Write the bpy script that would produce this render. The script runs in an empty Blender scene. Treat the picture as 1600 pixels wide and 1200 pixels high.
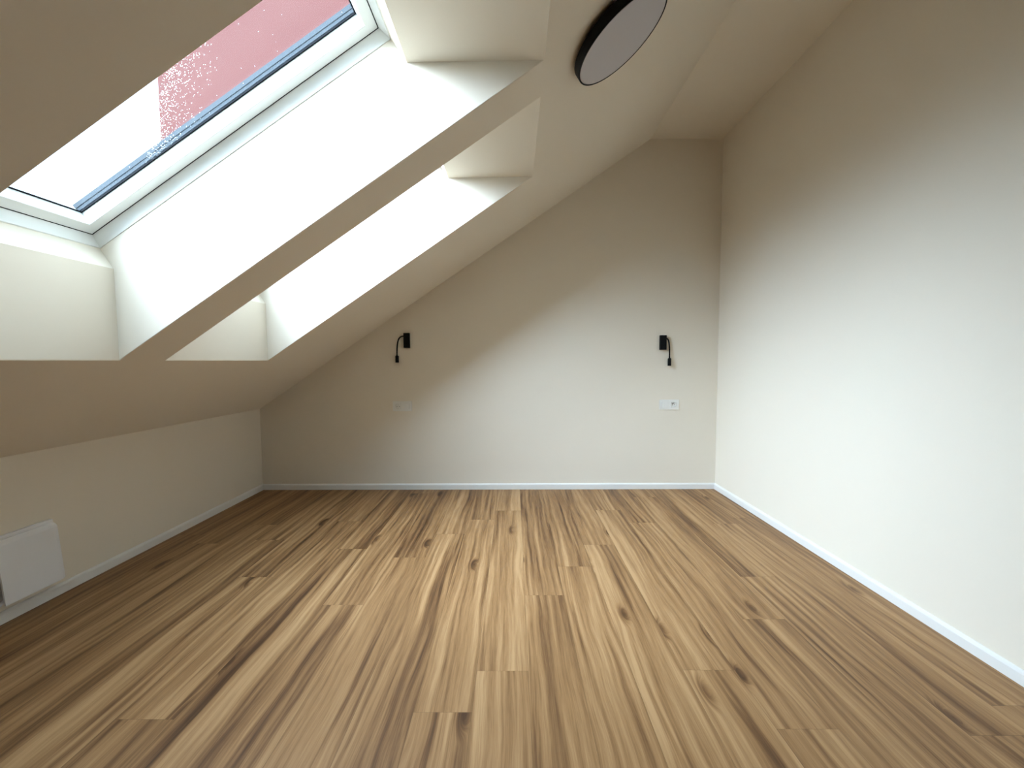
import bpy, bmesh, math, random
from mathutils import Vector, Matrix
random.seed(7)
scene = bpy.context.scene
COL = scene.collection

# ------------------------------------------------------------------ dimensions (metres)
XL, XR = -2.0729, 1.6427          # left knee wall / right wall
D, YB = 3.3293, -3.0             # far wall / wall behind the camera
ZK, ZC = 0.6676, 2.7804           # knee wall height / flat ceiling height
A = 0.59122                       # roof pitch
U = Vector((math.cos(A), 0, math.sin(A)))
N = Vector((-math.sin(A), 0, math.cos(A)))
P0 = Vector((XL, 0, ZK))
def R(s, y, n=0.0):
    """point on the roof slope: s up the slope, n outwards"""
    p = P0 + U * s + N * n
    return Vector((p.x, y, p.z))
S_TOP = (ZC - ZK) / math.sin(A)
SKY = [(0.8254, 1.5525), (1.7596, 2.4940)]      # y ranges of the two skylights
SB, ST = 0.701, 2.631                            # opening on the inner slope
WB, WT = 0.892, 2.216                            # opening at the window
NO = 0.44                                        # roof thickness

# ------------------------------------------------------------------ node helpers
def mat(name):
    m = bpy.data.materials.new(name); m.use_nodes = True
    nt = m.node_tree
    return m, nt, nt.nodes['Principled BSDF']
def nd(nt, t, **kw):
    n = nt.nodes.new(t)
    for k, v in kw.items():
        if k.startswith('i_'):
            key = k[2:]
            n.inputs[int(key) if key.isdigit() else key].default_value = v
        else: setattr(n, k, v)
    return n
def simple(name, col, rough=0.5, metal=0.0, bump=0.0, bscale=200.0, spec=0.5):
    m, nt, b = mat(name)
    b.inputs['Base Color'].default_value = (*col, 1)
    b.inputs['Roughness'].default_value = rough
    b.inputs['Metallic'].default_value = metal
    b.inputs['Specular IOR Level'].default_value = spec
    tc = nd(nt, 'ShaderNodeTexCoord')
    nz = nd(nt, 'ShaderNodeTexNoise', i_Scale=bscale, i_Detail=3.0)
    nt.links.new(tc.outputs['Object'], nz.inputs['Vector'])
    mr = nd(nt, 'ShaderNodeMapRange'); mr.inputs[3].default_value = rough - .04; mr.inputs[4].default_value = rough + .04
    nt.links.new(nz.outputs['Fac'], mr.inputs[0]); nt.links.new(mr.outputs[0], b.inputs['Roughness'])
    if bump:
        bp = nd(nt, 'ShaderNodeBump', i_Strength=bump, i_Distance=0.001)
        nt.links.new(nz.outputs['Fac'], bp.inputs['Height']); nt.links.new(bp.outputs[0], b.inputs['Normal'])
    return m

def paint(name, col):
    m, nt, b = mat(name)
    tc = nd(nt, 'ShaderNodeTexCoord')
    n1 = nd(nt, 'ShaderNodeTexNoise', i_Scale=1.3, i_Detail=3.0)
    n2 = nd(nt, 'ShaderNodeTexNoise', i_Scale=260.0, i_Detail=4.0)
    nt.links.new(tc.outputs['Object'], n1.inputs['Vector']); nt.links.new(tc.outputs['Object'], n2.inputs['Vector'])
    mx = nd(nt, 'ShaderNodeMix', data_type='RGBA')
    mx.inputs[6].default_value = (*[c * .985 for c in col], 1); mx.inputs[7].default_value = (*col, 1)
    nt.links.new(n1.outputs['Fac'], mx.inputs[0]); nt.links.new(mx.outputs[2], b.inputs['Base Color'])
    bp = nd(nt, 'ShaderNodeBump', i_Strength=0.12, i_Distance=0.0006)
    nt.links.new(n2.outputs['Fac'], bp.inputs['Height']); nt.links.new(bp.outputs[0], b.inputs['Normal'])
    b.inputs['Roughness'].default_value = 0.85
    b.inputs['Specular IOR Level'].default_value = 0.25
    return m

M = {}
M['paint'] = paint('wall_paint', (0.86, 0.788, 0.672))
M['skirting'] = simple('skirting_lacquer', (0.86, 0.85, 0.82), 0.35)
M['window_white'] = simple('window_lacquer', (0.82, 0.84, 0.82), 0.4)
M['gasket'] = simple('rubber_gasket', (0.006, 0.007, 0.009), 0.8, spec=0.1)
M['cladding'] = simple('grey_cladding', (0.040, 0.048, 0.055), 0.8, 0.0, spec=0.1)
M['black'] = simple('matt_black_metal', (0.004, 0.004, 0.0045), 0.6, 0.0, 0.1, 400, 0.15)
M['diffuser'] = simple('opal_acrylic', (0.62, 0.60, 0.63), 0.5, spec=0.3)
M['plastic'] = simple('white_plastic', (0.86, 0.84, 0.79), 0.3)
M['vent'] = simple('vent_plastic', (0.84, 0.84, 0.86), 0.4)
M['hole'] = simple('dark_contact', (0.03, 0.03, 0.03), 0.5)
M['steel'] = simple('steel_pin', (0.5, 0.5, 0.5), 0.3, 1.0)
M['tile'] = simple('roof_tile', (0.12, 0.07, 0.05), 0.8, 0, .5, 6)
M['door'] = simple('door_lacquer', (0.75, 0.74, 0.7), 0.4)

# pink rendered facade of the neighbouring house
def facade():
    m, nt, b = mat('pink_render')
    tc = nd(nt, 'ShaderNodeTexCoord')
    nz = nd(nt, 'ShaderNodeTexNoise', i_Scale=0.8, i_Detail=5.0, i_Roughness=0.6)
    nt.links.new(tc.outputs['Object'], nz.inputs['Vector'])
    mx = nd(nt, 'ShaderNodeMix', data_type='RGBA')
    mx.inputs[6].default_value = (*FAC_A, 1); mx.inputs[7].default_value = (*FAC_B, 1)
    nt.links.new(nz.outputs['Fac'], mx.inputs[0]); nt.links.new(mx.outputs[2], b.inputs['Base Color'])
    b.inputs['Roughness'].default_value = 0.95; b.inputs['Specular IOR Level'].default_value = 0.1
    return m
FAC_A, FAC_B = (0.112, 0.044, 0.040), (0.130, 0.053, 0.047)
M['facade'] = facade()
M['facade_band'] = simple('facade_band', (0.165, 0.08, 0.09), 0.9)

def glass():
    m = bpy.data.materials.new('pane_glass'); m.use_nodes = True
    nt = m.node_tree; nt.nodes.clear()
    out = nd(nt, 'ShaderNodeOutputMaterial')
    tr = nd(nt, 'ShaderNodeBsdfTransparent'); tr.inputs[0].default_value = (0.93, 0.965, 0.96, 1)
    gl = nd(nt, 'ShaderNodeBsdfGlossy'); gl.inputs['Roughness'].default_value = 0.02
    fr = nd(nt, 'ShaderNodeFresnel', i_IOR=1.3)
    mx = nd(nt, 'ShaderNodeMixShader')
    nt.links.new(fr.outputs[0], mx.inputs[0]); nt.links.new(tr.outputs[0], mx.inputs[1])
    nt.links.new(gl.outputs[0], mx.inputs[2]); nt.links.new(mx.outputs[0], out.inputs[0])
    return m
M['glass'] = glass()
def water():
    m, nt, b = mat('rain_water')
    b.inputs['Base Color'].default_value = (1, 1, 1, 1)
    b.inputs['Roughness'].default_value = 0.0
    b.inputs['IOR'].default_value = 1.33
    b.inputs['Transmission Weight'].default_value = 1.0
    return m
M['water'] = water()

# laminate floor: every plank carries its own random colour attribute (see the floor mesh)
def wood():
    m, nt, b = mat('oak_laminate')
    L = nt.links.new
    tc = nd(nt, 'ShaderNodeTexCoord')
    at = nd(nt, 'ShaderNodeAttribute', attribute_name='plank_id')
    off = nd(nt, 'ShaderNodeVectorMath', operation='SCALE'); off.inputs['Scale'].default_value = 23.0
    L(at.outputs['Vector'], off.inputs[0])
    pos = nd(nt, 'ShaderNodeVectorMath', operation='ADD')
    L(tc.outputs['Object'], pos.inputs[0]); L(off.outputs[0], pos.inputs[1])
    def scaled(src, sx, sy):
        v = nd(nt, 'ShaderNodeVectorMath', operation='MULTIPLY'); v.inputs[1].default_value = (sx, sy, 1)
        L(src, v.inputs[0]); return v.outputs[0]
    # slow waviness of the fibres
    w = nd(nt, 'ShaderNodeTexNoise', i_Scale=1.0, i_Detail=2.0, i_Roughness=0.5)
    L(scaled(pos.outputs[0], 5.0, 1.6), w.inputs['Vector'])
    wc = nd(nt, 'ShaderNodeVectorMath', operation='SUBTRACT'); wc.inputs[1].default_value = (.5, .5, .5)
    L(w.outputs['Color'], wc.inputs[0])
    ws = nd(nt, 'ShaderNodeVectorMath', operation='MULTIPLY'); ws.inputs[1].default_value = (0.05, 0.0, 0)
    L(wc.outputs[0], ws.inputs[0])
    p2 = nd(nt, 'ShaderNodeVectorMath', operation='ADD'); L(pos.outputs[0], p2.inputs[0]); L(ws.outputs[0], p2.inputs[1])
    # knots: sparse elongated voronoi cells
    vk = nd(nt, 'ShaderNodeTexVoronoi', voronoi_dimensions='2D', i_Scale=1.0, i_Randomness=1.0)
    L(scaled(pos.outputs[0], 4.2, 1.35), vk.inputs['Vector'])
    kr = nd(nt, 'ShaderNodeValToRGB')
    e = kr.color_ramp.elements; e[0].position = 0.0; e[0].color = (1, 1, 1, 1); e[1].position = 0.13; e[1].color = (0, 0, 0, 1)
    kr.color_ramp.interpolation = 'EASE'
    L(vk.outputs['Distance'], kr.inputs[0])
    kc = nd(nt, 'ShaderNodeSeparateColor'); L(vk.outputs['Color'], kc.inputs[0])
    kg = nd(nt, 'ShaderNodeMath', operation='GREATER_THAN'); kg.inputs[1].default_value = 0.62; L(kc.outputs[0], kg.inputs[0])
    knot = nd(nt, 'ShaderNodeMath', operation='MULTIPLY'); L(kr.outputs[0], knot.inputs[0]); L(kg.outputs[0], knot.inputs[1])
    # fibres bend round the knot
    kb = nd(nt, 'ShaderNodeMath', operation='MULTIPLY'); kb.inputs[1].default_value = 0.030; L(knot.outputs[0], kb.inputs[0])
    kv = nd(nt, 'ShaderNodeCombineXYZ'); L(kb.outputs[0], kv.inputs[0])
    p3 = nd(nt, 'ShaderNodeVectorMath', operation='ADD'); L(p2.outputs[0], p3.inputs[0]); L(kv.outputs[0], p3.inputs[1])
    # wide dark heart bands
    n1 = nd(nt, 'ShaderNodeTexNoise', i_Scale=1.0, i_Detail=2.5, i_Roughness=0.55)
    L(scaled(p3.outputs[0], 13.0, 0.45), n1.inputs['Vector'])
    # medium streaks
    n2 = nd(nt, 'ShaderNodeTexNoise', i_Scale=1.0, i_Detail=4.0, i_Roughness=0.6)
    L(scaled(p3.outputs[0], 52.0, 1.5), n2.inputs['Vector'])
    # fine pores
    n3 = nd(nt, 'ShaderNodeTexNoise', i_Scale=1.0, i_Detail=3.0, i_Roughness=0.7)
    L(scaled(p3.outputs[0], 330.0, 9.0), n3.inputs['Vector'])
    # growth-ring figure (cathedrals)
    wv = nd(nt, 'ShaderNodeTexWave', wave_type='BANDS', bands_direction='X', i_Scale=9.0, i_Distortion=9.0, i_Detail=2.0)
    wv.inputs['Detail Scale'].default_value = 0.9
    L(scaled(p3.outputs[0], 1.0, 0.09), wv.inputs['Vector'])
    def mul(a, f):
        x = nd(nt, 'ShaderNodeMath', operation='MULTIPLY'); x.inputs[1].default_value = f; L(a, x.inputs[0]); return x.outputs[0]
    def add(a, c):
        x = nd(nt, 'ShaderNodeMath', operation='ADD'); L(a, x.inputs[0]); L(c, x.inputs[1]); return x.outputs[0]
    ac = nd(nt, 'ShaderNodeSeparateColor'); L(at.outputs['Color'], ac.inputs[0])
    v = add(mul(n1.outputs['Fac'], 0.62), mul(n2.outputs['Fac'], 0.42))
    v = add(v, mul(n3.outputs['Fac'], 0.22)); v = add(v, mul(wv.outputs['Fac'], 0.06))
    v = add(v, mul(ac.outputs[2], 0.025))
    v = add(v, mul(knot.outputs[0], -0.20))
    # narrow dark heart streaks
    n4 = nd(nt, 'ShaderNodeTexNoise', i_Scale=1.0, i_Detail=3.0, i_Roughness=0.6)
    L(scaled(p3.outputs[0], 24.0, 0.75), n4.inputs['Vector'])
    s4 = nd(nt, 'ShaderNodeMapRange', interpolation_type='SMOOTHSTEP'); s4.inputs[1].default_value = .54; s4.inputs[2].default_value = .74
    L(n4.outputs['Fac'], s4.inputs[0]); v = add(v, mul(s4.outputs[0], -0.16))
    ramp = nd(nt, 'ShaderNodeValToRGB'); L(v, ramp.inputs[0])
    el = ramp.color_ramp.elements
    el[0].position = 0.42; el[0].color = (*W0, 1)
    el[1].position = 0.82; el[1].color = (*W3, 1)
    x = el.new(0.54); x.color = (*W1, 1)
    x = el.new(0.67); x.color = (*W2, 1)
    # bevelled plank edges are drawn from the edge attribute
    L(ramp.outputs[0], b.inputs['Base Color'])
    b.inputs['Roughness'].default_value = 0.5
    b.inputs['Specular IOR Level'].default_value = 0.35
    bp = nd(nt, 'ShaderNodeBump', i_Strength=0.15, i_Distance=0.0006)
    L(n3.outputs['Fac'], bp.inputs['Height']); L(bp.outputs[0], b.inputs['Normal'])
    return m
W0, W1, W2, W3 = (0.066, 0.028, 0.009), (0.155, 0.074, 0.027), (0.30, 0.16, 0.064), (0.455, 0.27, 0.125)
M['wood'] = wood()

# ------------------------------------------------------------------ mesh helpers
def link(name, bm, m, parent=None, kind=None, smooth=False):
    bmesh.ops.recalc_face_normals(bm, faces=bm.faces)
    me = bpy.data.meshes.new(name); bm.to_mesh(me); bm.free()
    ms = m if isinstance(m, (list, tuple)) else [m]
    for k in ms: me.materials.append(M[k])
    o = bpy.data.objects.new(name, me); COL.objects.link(o)
    if smooth:
        for p in me.polygons: p.use_smooth = True
    if parent: o.parent = parent
    if kind: o['kind'] = kind
    return o
def box(bm, a, b, bev=0.0):
    a, b = Vector(a), Vector(b)
    r = bmesh.ops.create_cube(bm, size=1)
    bmesh.ops.scale(bm, vec=b - a, verts=r['verts'])
    bmesh.ops.translate(bm, vec=(a + b) / 2, verts=r['verts'])
    if bev:
        es = list({e for v in r['verts'] for e in v.link_edges})
        bmesh.ops.bevel(bm, geom=es, offset=bev, segments=3, affect='EDGES', profile=0.5)
def quad(bm, *ps, mi=0):
    f = bm.faces.new([bm.verts.new(p) for p in ps]); f.material_index = mi; return f
def prism(bm, poly, y0, y1):
    """poly of (x, z) swept along y"""
    a = [bm.verts.new((x, y0, z)) for x, z in poly]; b = [bm.verts.new((x, y1, z)) for x, z in poly]
    bm.faces.new(a); bm.faces.new(b[::-1]); n = len(poly)
    for i in range(n): bm.faces.new((a[i], b[i], b[(i + 1) % n], a[(i + 1) % n]))
def lathe(bm, prof, n=64, axis='z', origin=(0, 0, 0), mat4=None):
    rings = []
    for r, h in prof:
        if r < 1e-6: rings.append([bm.verts.new((0, 0, h))])
        else: rings.append([bm.verts.new((r * math.cos(2 * math.pi * k / n), r * math.sin(2 * math.pi * k / n), h)) for k in range(n)])
    for a, b in zip(rings, rings[1:]):
        for k in range(n):
            k2 = (k + 1) % n
            if len(a) == 1: bm.faces.new((a[0], b[k], b[k2]))
            elif len(b) == 1: bm.faces.new((a[k], a[k2], b[0]))
            else: bm.faces.new((a[k], a[k2], b[k2], b[k]))
    vs = [v for g in rings for v in g]
    if mat4 is not None: bmesh.ops.transform(bm, matrix=mat4, verts=vs)
    return vs
def tube(bm, pts, r, seg=12, caps=True):
    pts = [Vector(p) for p in pts]; rings = []
    for i, p in enumerate(pts):
        t = (pts[min(i + 1, len(pts) - 1)] - pts[max(i - 1, 0)]).normalized()
        u = t.cross(Vector((0, 1, 0)));
        if u.length < .01: u = t.cross(Vector((1, 0, 0)))
        u.normalize(); w = t.cross(u)
        rr = r[i] if isinstance(r, list) else r
        rings.append([bm.verts.new(p + (u * math.cos(2 * math.pi * k / seg) + w * math.sin(2 * math.pi * k / seg)) * rr) for k in range(seg)])
    for a, b in zip(rings, rings[1:]):
        for k in range(seg): bm.faces.new((a[k], a[(k + 1) % seg], b[(k + 1) % seg], b[k]))
    if caps: bm.faces.new(rings[0][::-1]); bm.faces.new(rings[-1])
def empty(name, loc=(0, 0, 0), kind=None, label=None, cat=None, group=None):
    o = bpy.data.objects.new(name, None); COL.objects.link(o); o.location = loc
    o.empty_display_size = 0.05
    if kind: o['kind'] = kind
    if label: o['label'] = label
    if cat: o['category'] = cat
    if group: o['group'] = group
    return o

# ------------------------------------------------------------------ floor
def build_floor():
    W, Ln, gap = 0.175, 1.5, 0.0003
    seam0 = -0.130
    bm = bmesh.new()
    cl = bm.loops.layers.color.new('plank_id')
    known = {-1: 1.175, -2: 2.45, -3: 0.65, -4: 1.72, 0: 2.84, 1: 1.792, 2: 0.55, 3: 2.30, 4: 1.344, 5: 2.62, -5: 2.25, -6: 1.15, -7: 1.95,
             6: 1.62, 7: 1.95, 8: 1.10, 9: 2.7}
    k0 = math.floor((XL - seam0) / W) - 1; k1 = math.ceil((XR - seam0) / W)
    for k in range(k0, k1 + 1):
        x0, x1 = max(seam0 + k * W, XL - .05), min(seam0 + (k + 1) * W, XR + .05)
        if x1 - x0 < .002: continue
        j = known.get(k, random.uniform(0, Ln))
        while j > YB - .05: j -= Ln
        while j < D + .05:
            y0, y1 = max(j, YB - .05), min(j + Ln, D + .05)
            c = (random.random(), random.random(), random.random(), 1)
            vs = [bm.verts.new(p) for p in ((x0 + gap, y0 + gap, 0), (x1 - gap, y0 + gap, 0), (x1 - gap, y1 - gap, 0), (x0 + gap, y1 - gap, 0))]
            f = bm.faces.new(vs)
            for lp in f.loops: lp[cl] = c
            # narrow sunk joint round each plank
            for a, b2 in (((x0 - gap, y0, -.0008), (x0 + gap, y0, 0)), ((x0, y0 - gap, -.0008), (x0, y0 + gap, 0))): pass
            j += Ln
    # the dark substrate seen in the joints closes the slab
    for f in list(bm.faces): pass
    n0 = len(bm.verts)
    sub = bmesh.ops.create_cube(bm, size=1)['verts']
    bmesh.ops.scale(bm, vec=(XR - XL + .1, D - YB + .1, .15), verts=sub)
    bmesh.ops.translate(bm, vec=((XL + XR) / 2, (D + YB) / 2, -.0762), verts=sub)
    for v in sub:
        for f in v.link_faces:
            f.material_index = 1
    me = bpy.data.meshes.new('floor'); bm.to_mesh(me); bm.free()
    me.materials.append(M['wood']); me.materials.append(M['joint'])
    o = bpy.data.objects.new('floor', me); COL.objects.link(o); o['kind'] = 'structure'
M['joint'] = simple('plank_joint', (0.10, 0.06, 0.03), 0.8)
build_floor()

# ------------------------------------------------------------------ walls
def roofx(z): return XL + (z - ZK) / math.tan(A)
def wall_profile():
    top = R(0, 0, NO - .06); rg = 3.25
    e = P0 + U * 0 + N * (NO - .06)
    zl = e.z + (XL - .18 - e.x) * math.tan(A)
    xr = e.x + (rg - e.z) / math.tan(A)
    return [(XL - .18, -.12), (XR + .18, -.12), (XR + .18, rg), (xr, rg), (XL - .18, zl)]
bm = bmesh.new(); prism(bm, wall_profile(), D, D + .25); link('wall_far', bm, 'paint', kind='structure')
# wall behind the camera with a doorway opening
bm = bmesh.new()
pf = wall_profile()
dx0, dx1, dz = 0.35, 1.20, 2.0
def zt(x):
    xa, za = pf[4]; xb, zb_ = pf[3]
    return zb_ if x >= xb else za + (x - xa) * (zb_ - za) / (xb - xa)
prism(bm, [(XL - .18, -.12), (dx0, -.12), (dx0, zt(dx0)), (XL - .18, zt(XL - .18))], YB - .2, YB)
prism(bm, [(dx0, dz), (dx1, dz), (dx1, 3.25), (min(dx1, pf[3][0]), 3.25), (dx0, zt(dx0))] if dx1 > pf[3][0] else [(dx0, dz), (dx1, dz), (dx1, zt(dx1)), (dx0, zt(dx0))], YB - .2, YB)
prism(bm, [(dx1, -.12), (XR + .18, -.12), (XR + .18, 3.25), (dx1, 3.25)], YB - .2, YB)
link('wall_near', bm, 'paint', kind='structure')
d = empty('door_1', (dx0, YB - .1, 0), kind='structure')
bm = bmesh.new(); box(bm, (0.005, -.02, .004), (dx1 - dx0 - .005, .02, dz - .004), .003); link('door_leaf', bm, 'door', d)
bm = bmesh.new(); tube(bm, [(.07, .02, 1.03), (.07, .07, 1.03), (.09, .075, 1.03), (.19, .075, 1.03)], .009); link('door_handle', bm, 'steel', d, smooth=True)
bm = bmesh.new(); box(bm, (XR, YB, -.12), (XR + .18, D, 3.2)); link('wall_right', bm, 'paint', kind='structure')
bm = bmesh.new(); prism(bm, [(XL - .18, -.12), (XL, -.12), (XL, ZK), (XL - .18, ZK + .12)], YB, D); link('wall_left', bm, 'paint', kind='structure')

# ------------------------------------------------------------------ ceiling: slope with two reveals, then the flat part
bm = bmesh.new()
ch = 0.0025
def grid_with_holes(s_breaks, y_breaks, n, holes):
    for i in range(len(s_breaks) - 1):
        for j in range(len(y_breaks) - 1):
            sm, ym = (s_breaks[i] + s_breaks[i + 1]) / 2, (y_breaks[j] + y_breaks[j + 1]) / 2
            if any(h[0] < sm < h[1] and h[2] < ym < h[3] for h in holes): continue
            quad(bm, R(s_breaks[i], y_breaks[j], n), R(s_breaks[i + 1], y_breaks[j], n), R(s_breaks[i + 1], y_breaks[j + 1], n), R(s_breaks[i], y_breaks[j + 1], n))
ys = [YB]
for a, b_ in SKY: ys += [a - ch, b_ + ch]
ys.append(D)
grid_with_holes([0, SB - ch, ST + ch, S_TOP], ys, 0, [(SB - ch, ST + ch, a - ch, b_ + ch) for a, b_ in SKY])
ys2 = [YB - .2]
for a, b_ in SKY: ys2 += [a, b_]
ys2.append(D + .25)
S_OUT = 4.75
grid_with_holes([-.45, WB, WT, S_OUT], ys2, NO, [(WB, WT, a, b_) for a, b_ in SKY])
# knee at eaves + flat ceiling
quad(bm, R(0, YB), R(0, D), R(-.45, D, NO), R(-.45, YB, NO))
xs = roofx(ZC)
quad(bm, (xs, YB, ZC), (XR, YB, ZC), (XR, D, ZC), (xs, D, ZC))
po = R(S_OUT, 0, NO)
quad(bm, (po.x, YB - .2, po.z), (XR + .18, YB - .2, po.z), (XR + .18, D + .25, po.z), (po.x, D + .25, po.z))
quad(bm, (XR + .18, YB - .2, ZC), (XR + .18, D + .25, ZC), (XR + .18, D + .25, po.z), (XR + .18, YB - .2, po.z))
for (y0, y1) in SKY:
    prof = [(SB - ch, 0), (SB, ch), (WB - .004, .285), (WB, NO), (WT, NO), (WT + .001, .273), (ST, ch), (ST + ch, 0)]
    inner = prof
    def yy(i, y, sg): return y + sg * ch if i in (0, 7) else y
    # lower / upper reveals
    for i in (0, 1, 2, 4, 5, 6):
        (s0, n0), (s1, n1) = prof[i], prof[i + 1]
        quad(bm, R(s0, yy(i, y0, -1), n0), R(s1, yy(i + 1, y0, -1), n1), R(s1, yy(i + 1, y1, 1), n1), R(s0, yy(i, y1, 1), n0))
    # side reveals
    for y, sg in ((y0, -1), (y1, 1)):
        bm.faces.new([bm.verts.new(R(s, y, n)) for s, n in prof[1:7]])
        quad(bm, R(SB - ch, y + sg * ch, 0), R(SB, y, ch), R(ST, y, ch), R(ST + ch, y + sg * ch, 0))
bmesh.ops.remove_doubles(bm, verts=bm.verts, dist=1e-5)
link('ceiling', bm, 'paint', kind='structure')

# ------------------------------------------------------------------ baseboards with a chamfered top edge
BH, BT = 0.047, 0.013
def bprof(): return [(0, 0), (BT, 0), (BT, BH - .010), (BT - .003, BH - .0045), (BT - .008, BH), (0, BH)]
def baseboard(name, p, q, inward):
    p, q, w = Vector(p), Vector(q), Vector(inward)
    bm = bmesh.new()
    a = [bm.verts.new(p + w * x + Vector((0, 0, z))) for x, z in bprof()]
    b2 = [bm.verts.new(q + w * x + Vector((0, 0, z))) for x, z in bprof()]
    bm.faces.new(a); bm.faces.new(b2[::-1])
    for i in range(len(a)): bm.faces.new((a[i], b2[i], b2[(i + 1) % len(a)], a[(i + 1) % len(a)]))
    link(name, bm, 'skirting', kind='structure')
baseboard('baseboard_far', (XL, D, 0), (XR, D, 0), (0, -1, 0))
baseboard('baseboard_right', (XR, YB, 0), (XR, D - BT, 0), (-1, 0, 0))
baseboard('baseboard_left', (XL, YB, 0), (XL, D - BT, 0), (1, 0, 0))
baseboard('baseboard_near', (XL + BT, YB, 0), (dx0 - .05, YB, 0), (0, 1, 0))

# ------------------------------------------------------------------ skylight windows
def ring(bm, y0, y1, loops):
    """loops: list of (inset, n); a mitred frame swept round the opening (WB..WT, y0..y1)"""
    vs = []
    for t, n in loops:
        vs.append([bm.verts.new(R(s, y, n)) for s, y in ((WB + t, y0 + t), (WT - t, y0 + t), (WT - t, y1 - t), (WB + t, y1 - t))])
    m = len(vs)
    for i in range(m):
        a, b2 = vs[i], vs[(i + 1) % m]
        for k in range(4): bm.faces.new((a[k], a[(k + 1) % 4], b2[(k + 1) % 4], b2[k]))
def skylight(i, y0, y1):
    w = empty('window_%d' % i, R((WB + WT) / 2, (y0 + y1) / 2, .40), kind='structure')
    def add(name, bm, m):
        o = link(name, bm, m, w); o.matrix_parent_inverse = Matrix.Translation(-w.location); return o
    bm = bmesh.new(); ring(bm, y0, y1, [(-.01, .373), (.0035, .373), (.0045, .377), (.0175, .4175), (.0175, .470), (-.01, .470)])
    add('window_lining', bm, 'window_white')
    bm = bmesh.new(); ring(bm, y0, y1, [(.0172, .4148), (.0202, .4148), (.0202, .43), (.0172, .43)])
    add('sash_gap_shade', bm, 'gasket')  # raised black ring stands in for the shade in the sash gap
    bm = bmesh.new(); ring(bm, y0, y1, [(.0203, .4155), (.0585, .4130), (.0605, .4145), (.0620, .4600), (.0620, .4665), (.0200, .4665)])
    add('window_sash', bm, 'window_white')
    bm = bmesh.new(); ring(bm, y0, y1, [(.0585, .4602), (.0665, .4602), (.0665, .4640), (.0585, .4640)])
    g = add('glazing_gasket', bm, 'gasket')
    bm = bmesh.new(); t = .060
    a = [R(s, y, .4625) for s, y in ((WB + t, y0 + t), (WT - t, y0 + t), (WT - t, y1 - t), (WB + t, y1 - t))]
    quad(bm, *a)
    pane = add('window_pane', bm, 'glass')
    # outer side cladding stands up beyond the glass
    for nm, ya, yb, sg in (('side_cladding', y1 - .058, y1 + .04, 1), ('side_cladding', y0 - .04, y0 + .058, -1)):
        bm = bmesh.new()
        inn, ext = (ya, yb) if sg > 0 else (yb, ya)
        def bar(off, n0, n1):
            c = [(inn + sg * off, n0), (inn + sg * off, n1), (ext, n1), (ext, n0)]
            p_ = [bm.verts.new(R(WB + .05, y, n)) for y, n in c]; q_ = [bm.verts.new(R(WT - .05, y, n)) for y, n in c]
            bm.faces.new(p_); bm.faces.new(q_[::-1])
            for k in range(4): bm.faces.new((p_[k], q_[k], q_[(k + 1) % 4], p_[(k + 1) % 4]))
        bar(.000, .4760, .4860); bar(.004, .4860, .4880); bar(-.002, .4880, .5030)
        add(nm, bm, 'cladding')
        bm = bmesh.new(); bar(.002, .4650, .4760); add('side_gasket', bm, 'gasket')
    # flat bottom and top cladding
    bm = bmesh.new()
    for s0, s1, n1 in ((WB - .05, WB + .055, .474), (WT - .055, WT + .06, .49)):
        c = [(s0, .4665), (s1, .4665), (s1, n1), (s0, n1)]
        p_ = [bm.verts.new(R(s, y0 - .04, n)) for s, n in c]; q_ = [bm.verts.new(R(s, y1 + .04, n)) for s, n in c]
        bm.faces.new(p_); bm.faces.new(q_[::-1])
        for k in range(4): bm.faces.new((p_[k], q_[k], q_[(k + 1) % 4], p_[(k + 1) % 4]))
    add('end_cladding', bm, 'cladding')
    # rain drops on the outside of the glass
    bm = bmesh.new(); rnd = random.Random(i)
    for k in range(1500 if i == 1 else 200):
        if k < 1400:
            q_ = rnd.uniform(.064, .45); y = y1 - q_; s = WB + .35 + 1.45 * (q_ - .066) + abs(rnd.gauss(0.0, .085)); rr = rnd.uniform(.0006, .0017)
        else:
            s = rnd.uniform(WB + .07, WT - .07); y = rnd.uniform(y0 + .1, y1 - .066); rr = rnd.uniform(.0006, .0016)
        if not (WB + .07 < s < WT - .07): continue
        m4 = Matrix.Translation(R(s, y, .4628)) @ Matrix.Rotation(-A, 4, 'Y')
        lathe(bm, [(0, .45 * rr), (.5 * rr, .4 * rr), (.87 * rr, .2 * rr), (rr, 0), (0, 0)], 8, mat4=m4)
    o = link('rain_drops', bm, 'water', pane, smooth=True)
    o['kind'] = 'stuff'
for i, (a, b_) in enumerate(SKY): skylight(i + 1, a, b_)

# ------------------------------------------------------------------ neighbouring house with the pink gable wall
house = empty('neighbouring_house', (-5.0, 6.0, -6.0), label='pink rendered house wall seen outside through the near skylight', cat='building')
bm = bmesh.new(); box(bm, (0, 0, 0), (11.0, 8.0, 21.0)); link('facade', bm, 'facade', house)
bm = bmesh.new()
for k, (n_, w_) in enumerate(((0.0, .09), (0.55, .05))):
    # sloping string course on the gable, parallel to its verge
    c = Vector((2.0, 0, 11.05 - n_)); dr = Vector((math.cos(.56), 0, math.sin(.56)))
    nn = Vector((-math.sin(.56), 0, math.cos(.56)))
    p = [c - dr * 2.0, c + dr * 6.0]
    f_ = [p[0] - nn * w_, p[1] - nn * w_, p[1] + nn * w_, p[0] + nn * w_]
    a = [bm.verts.new(v + Vector((0, -.04, 0))) for v in f_]; b2 = [bm.verts.new(v + Vector((0, .02, 0))) for v in f_]
    bm.faces.new(a); bm.faces.new(b2[::-1])
    for j in range(4): bm.faces.new((a[j], b2[j], b2[(j + 1) % 4], a[(j + 1) % 4]))
link('string_course', bm, 'facade_band', house)

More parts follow.
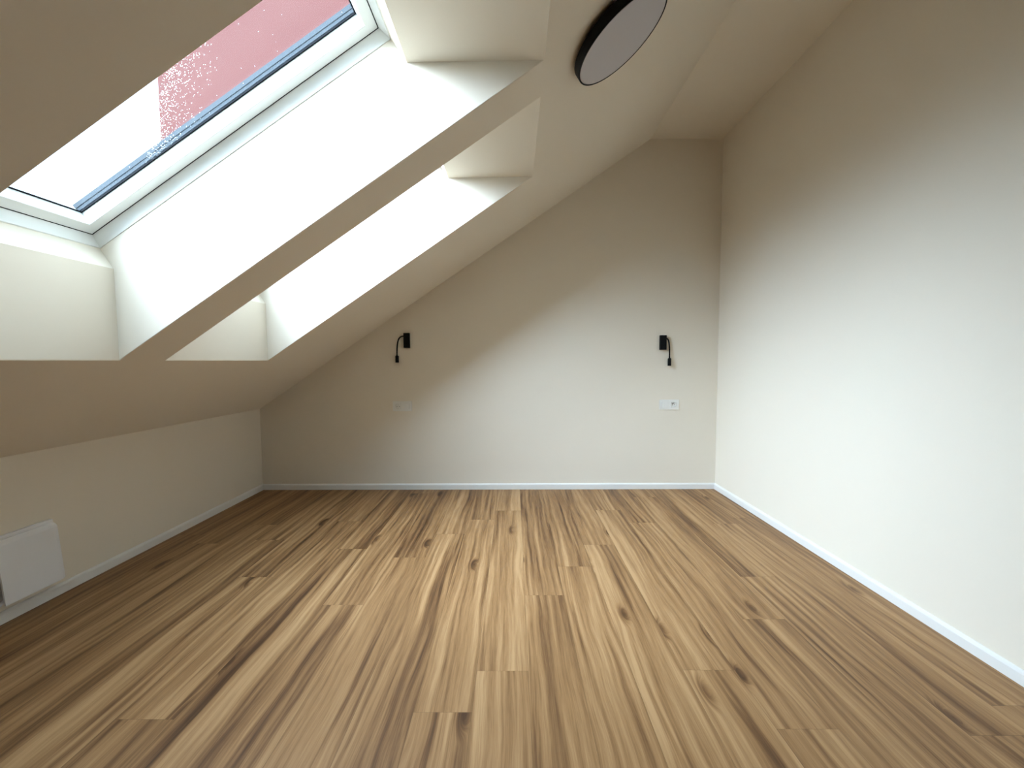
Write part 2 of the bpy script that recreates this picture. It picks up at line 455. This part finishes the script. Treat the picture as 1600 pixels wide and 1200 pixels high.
# ------------------------------------------------------------------ round ceiling lamp on the slope
lamp = empty('ceiling_lamp', R(2.968, 1.662, 0), label='round slim black ceiling lamp with a grey opal diffuser, switched off, on the sloped ceiling', cat='ceiling lamp')
lamp.rotation_euler = (0, math.pi - A, 0)   # local +z points into the room
bm = bmesh.new(); lathe(bm, [(0, .0), (.125, .0), (.125, .020), (0, .020)], 72); link('mounting_base', bm, 'black', lamp, smooth=False)
bm = bmesh.new(); lathe(bm, [(0, .0145), (.190, .0145), (.1935, .0170), (.1945, .048), (.1937, .0503), (.1885, .0503), (.1880, .047), (0, .047)], 128)
o = link('lamp_body', bm, 'black', lamp)
bm = bmesh.new(); lathe(bm, [(.1882, .046), (.1882, .0492), (.18, .0500), (0, .0502)], 128); o = link('lamp_diffuser', bm, 'diffuser', lamp, smooth=True)

# ------------------------------------------------------------------ bedside reading lamps
def sconce(x0, x1, z0, z1, side, top_z, tip, tip_z, label):
    cx = (x0 + x1) / 2; cz = (z0 + z1) / 2
    t = empty('reading_lamp', (cx, D, cz), label=label, cat='wall lamp', group='reading lamps on the far wall')
    hw, hh = (x1 - x0) / 2, (z1 - z0) / 2
    bm = bmesh.new(); box(bm, (-hw, -.030, -hh), (hw, 0, hh), .0018); link('lamp_housing', bm, 'black', t)
    zz = top_z - cz; tx = tip[0] - cx; tz = tip[1] - cz; ty = -.018
    p0, p1, p2, p3 = Vector((side * hw * .9, ty, zz)), Vector((side * hw + side * (abs(tx) - hw) * .75, ty, zz + .004)), Vector((tx - side * .0, ty, zz - .035)), Vector((tx, ty, tz))
    pts = []
    for k in range(41):
        u = k / 40; pts.append(p0 * (1 - u) ** 3 + p1 * 3 * u * (1 - u) ** 2 + p2 * 3 * u * u * (1 - u) + p3 * u ** 3)
    rr = [.0052 + (.0006 if k % 2 else 0) for k in range(41)]
    bm = bmesh.new(); tube(bm, pts, rr, 12); link('gooseneck', bm, 'black', t, smooth=True)
    L_ = tip[1] - tip_z
    bm = bmesh.new(); lathe(bm, [(0, .004), (.006, .004), (.0075, 0), (.0120, -.003), (.0135, -.006), (.0135, -L_ + .001), (.0125, -L_), (.0105, -L_), (.009, -L_ + .006), (0, -L_ + .006)], 32, mat4=Matrix.Translation((tx, ty, tz)))
    link('lamp_head', bm, 'black', t)
    return t
sconce(-.8835, -.8365, 1.157, 1.2765, -1, 1.251, (-.940, 1.097), 1.040, 'black reading lamp nearest the sloped ceiling, gooseneck bending left')
sconce(1.1690, 1.2180, 1.135, 1.2510, 1, 1.224, (1.246, 1.068), 1.007, 'black reading lamp nearest the right wall, gooseneck bending right')

# ------------------------------------------------------------------ double sockets / switches
def sq_to_circle(bm, half, r_out, r_in, y_face, y_in, cx, n=48):
    sq, c1, c2 = [], [], []
    for k in range(n):
        a = 2 * math.pi * (k + .5) / n; c, s = math.cos(a), math.sin(a)
        m_ = half / max(abs(c), abs(s))
        sq.append(bm.verts.new((cx + c * m_, y_face, s * m_)))
        c1.append(bm.verts.new((cx + c * r_out, y_face, s * r_out)))
        c2.append(bm.verts.new((cx + c * r_in, y_in, s * r_in)))
    base = [bm.verts.new((v.co.x, -.003, v.co.z)) for v in sq]
    for k in range(n):
        j = (k + 1) % n
        bm.faces.new((base[k], base[j], sq[j], sq[k])); bm.faces.new((sq[k], sq[j], c1[j], c1[k])); bm.faces.new((c1[k], c1[j], c2[j], c2[k]))
    bm.faces.new(c2)
def socket(cx, cz, sx, label):
    """sx: side (+1/-1) on which the round socket sits"""
    t = empty('wall_socket', (cx, D, cz), label=label, cat='socket and switch', group='double sockets on the far wall')
    bm = bmesh.new()
    # frame plate with two square openings
    hw, hh, q = .0775, .040, .0235
    for xa, xb, za, zb_ in ((-hw, hw, q, hh), (-hw, hw, -hh, -q), (-hw, -.0355 - q, -q, q), (-.0355 + q, .0355 - q, -q, q), (.0355 + q, hw, -q, q)):
        box(bm, (xa, -.008, za), (xb, 0, zb_))
    bmesh.ops.remove_doubles(bm, verts=bm.verts, dist=1e-5)
    link('frame_plate', bm, 'plastic', t)
    bm = bmesh.new(); sq_to_circle(bm, .0228, .0200, .0190, -.0105, -.0015, sx * .0355)
    ins = link('socket_insert', bm, 'plastic', t)
    bm = bmesh.new()
    for hx in (-.0095, .0095): tube(bm, [(sx * .0355 + hx, -.0014, -.003), (sx * .0355 + hx, -.0019, -.003)], .0026, 16)
    link('contact_hole', bm, 'hole', ins)
    bm = bmesh.new(); tube(bm, [(sx * .0355, -.001, .009), (sx * .0355, -.0100, .009)], .0022, 12); link('earth_pin', bm, 'steel', ins)
    bm = bmesh.new()
    x = -sx * .0355
    a = [(x - .0225, -.009, -.0225), (x + .0225, -.009, -.0225), (x + .0225, -.0125, .0225), (x - .0225, -.0125, .0225)]
    a = [(x - .0225, -.0135, -.0225), (x + .0225, -.0135, -.0225), (x + .0225, -.0095, .0225), (x - .0225, -.0095, .0225)]
    va = [bm.verts.new(p) for p in a]; vb = [bm.verts.new((p[0], -.003, p[2])) for p in a]
    bm.faces.new(va)
    for k in range(4): bm.faces.new((va[k], va[(k + 1) % 4], vb[(k + 1) % 4], vb[k]))
    link('switch_rocker', bm, 'plastic', t)
socket(-.9075, .6865, -1, 'white double wall socket below the left reading lamp, round outlet on its left')
socket(1.2550, .6930, 1, 'white double wall socket below the right reading lamp, round outlet on its right')

# ------------------------------------------------------------------ flat white vent cover low on the knee wall
vc = empty('vent_cover', (XL, 1.69, .215), label='square white plastic vent cover low on the left knee wall above the baseboard', cat='vent cover')
bm = bmesh.new(); box(bm, (0, -.112, -.135), (.018, .098, .141), .004); link('back_plate', bm, 'vent', vc)
# front panel: its edges curve back to the wall at the top and the far side
bm = bmesh.new()
ny, nz = 24, 24; Y0, Y1, Z0, Z1 = -.118, .110, -.130, .128
g = []
for i in range(ny + 1):
    row = []
    for j in range(nz + 1):
        a_, b2 = i / ny, j / nz
        y = Y0 + (Y1 - Y0) * a_; z = Z0 + (Z1 - Z0) * b2
        ex = max(0, (a_ - .86) / .14); ez = max(0, (b2 - .90) / .10)
        x = .054 - .024 * b2 - .012 * ex ** 2 - .006 * ez ** 2
        row.append((x, y - .012 * ez ** 2 * (a_ > .5), z))
    g.append(row)
va = [[bm.verts.new(p) for p in r] for r in g]
vb = [[bm.verts.new((p[0] - .006, p[1], p[2])) for p in r] for r in g]
for i in range(ny):
    for j in range(nz):
        bm.faces.new((va[i][j], va[i + 1][j], va[i + 1][j + 1], va[i][j + 1])); bm.faces.new((vb[i][j], vb[i][j + 1], vb[i + 1][j + 1], vb[i + 1][j]))
for i in range(ny):
    bm.faces.new((va[i][0], vb[i][0], vb[i + 1][0], va[i + 1][0])); bm.faces.new((va[i][nz], va[i + 1][nz], vb[i + 1][nz], vb[i][nz]))
for j in range(nz):
    bm.faces.new((va[0][j], va[0][j + 1], vb[0][j + 1], vb[0][j])); bm.faces.new((va[ny][j], vb[ny][j], vb[ny][j + 1], va[ny][j + 1]))
link('front_panel', bm, 'vent', vc, smooth=False)
bm = bmesh.new(); tube(bm, [(.030, -.105, -.118), (.040, -.125, -.122), (.046, -.150, -.124), (.046, -.20, -.122), (.040, -.26, -.118), (.012, -.30, -.110), (-.005, -.31, -.110)], .0055)
link('cable', bm, 'vent', vc, smooth=True)
# ------------------------------------------------------------------ world: bright overcast sky, with added glow towards -x
wd = bpy.data.worlds.new('overcast_sky'); scene.world = wd; wd.use_nodes = True
nt = wd.node_tree; nt.nodes.clear(); L = nt.links.new
out = nd(nt, 'ShaderNodeOutputWorld'); bg = nd(nt, 'ShaderNodeBackground'); L(bg.outputs[0], out.inputs[0])
tc = nd(nt, 'ShaderNodeTexCoord')
def mth(op, x, y=None, z=None):
    n = nd(nt, 'ShaderNodeMath', operation=op)
    for i, v in enumerate((x, y, z)):
        if v is None: continue
        if isinstance(v, (int, float)): n.inputs[i].default_value = v
        else: L(v, n.inputs[i])
    return n.outputs[0]
BASE, PEAK = 0.7, 1.0
sx = nd(nt, 'ShaderNodeSeparateXYZ'); L(tc.outputs['Generated'], sx.inputs[0])
def lobe(d, p, k):
    dt = nd(nt, 'ShaderNodeVectorMath', operation='DOT_PRODUCT'); dt.inputs[1].default_value = Vector(d).normalized()
    L(tc.outputs['Generated'], dt.inputs[0])
    return mth('MULTIPLY', mth('POWER', mth('MAXIMUM', dt.outputs['Value'], 0.0), p), k)
# glow lobes added to the sky to light right wall, floor and far wall
glow = mth('ADD', mth('ADD', lobe((-1.0, .05, .50), 9.0, 7.5), lobe((-.45, -.10, 1.0), 6.0, 10.0)), lobe((-1.0, -.95, .70), 9.0, 18.0))
stg = mth('MULTIPLY_ADD', glow, PEAK, BASE)
hr = nd(nt, 'ShaderNodeMapRange'); hr.inputs[1].default_value = -.05; hr.inputs[2].default_value = .12; hr.inputs[3].default_value = .06; hr.inputs[4].default_value = 1.0
L(sx.outputs['Z'], hr.inputs[0])
st = mth('MULTIPLY', stg, hr.outputs[0])
cn = nd(nt, 'ShaderNodeTexNoise', i_Scale=2.0, i_Detail=3.0); L(tc.outputs['Generated'], cn.inputs['Vector'])
cm = nd(nt, 'ShaderNodeMix', data_type='RGBA'); cm.inputs[6].default_value = (.62, .86, 1.08, 1); cm.inputs[7].default_value = (.79, .975, 1.19, 1)
cf = mth('MULTIPLY_ADD', cn.outputs['Fac'], .15, mth('MINIMUM', mth('MULTIPLY', glow, .12), 1.0))
L(cf, cm.inputs[0]); L(cm.outputs[2], bg.inputs['Color']); L(st, bg.inputs['Strength'])

# ------------------------------------------------------------------ camera
cam = bpy.data.cameras.new('camera'); co = bpy.data.objects.new('camera', cam); COL.objects.link(co)
f, pitch, yaw, roll = 643.256, .05588, -.00505, .00369
cam.sensor_fit = 'HORIZONTAL'; cam.sensor_width = 36; cam.lens = f / 1600 * 36; cam.clip_start = .01
co.location = (0, 0, 1.05)
# explicit basis: right / up / forward from the fitted angles
def world_dir(X, Y, Z):
    cr, sr = math.cos(roll), math.sin(roll); x = cr * X + sr * Z; zz = -sr * X + cr * Z
    cp, sp = math.cos(pitch), math.sin(pitch); y = cp * Y + sp * zz; z = -sp * Y + cp * zz
    cy, sy = math.cos(yaw), math.sin(yaw)
    return Vector((cy * x + sy * y, -sy * x + cy * y, z))
r_, u_, f_ = world_dir(1, 0, 0), world_dir(0, 0, 1), world_dir(0, 1, 0)
m4 = Matrix((( r_.x, u_.x, -f_.x), (r_.y, u_.y, -f_.y), (r_.z, u_.z, -f_.z))).to_euler()
co.rotation_euler = m4
scene.camera = co

vs = scene.view_settings
vs.view_transform = 'Standard'; vs.look = 'None'; vs.exposure = 1.19; vs.gamma = 1.0; vs.use_curve_mapping = False
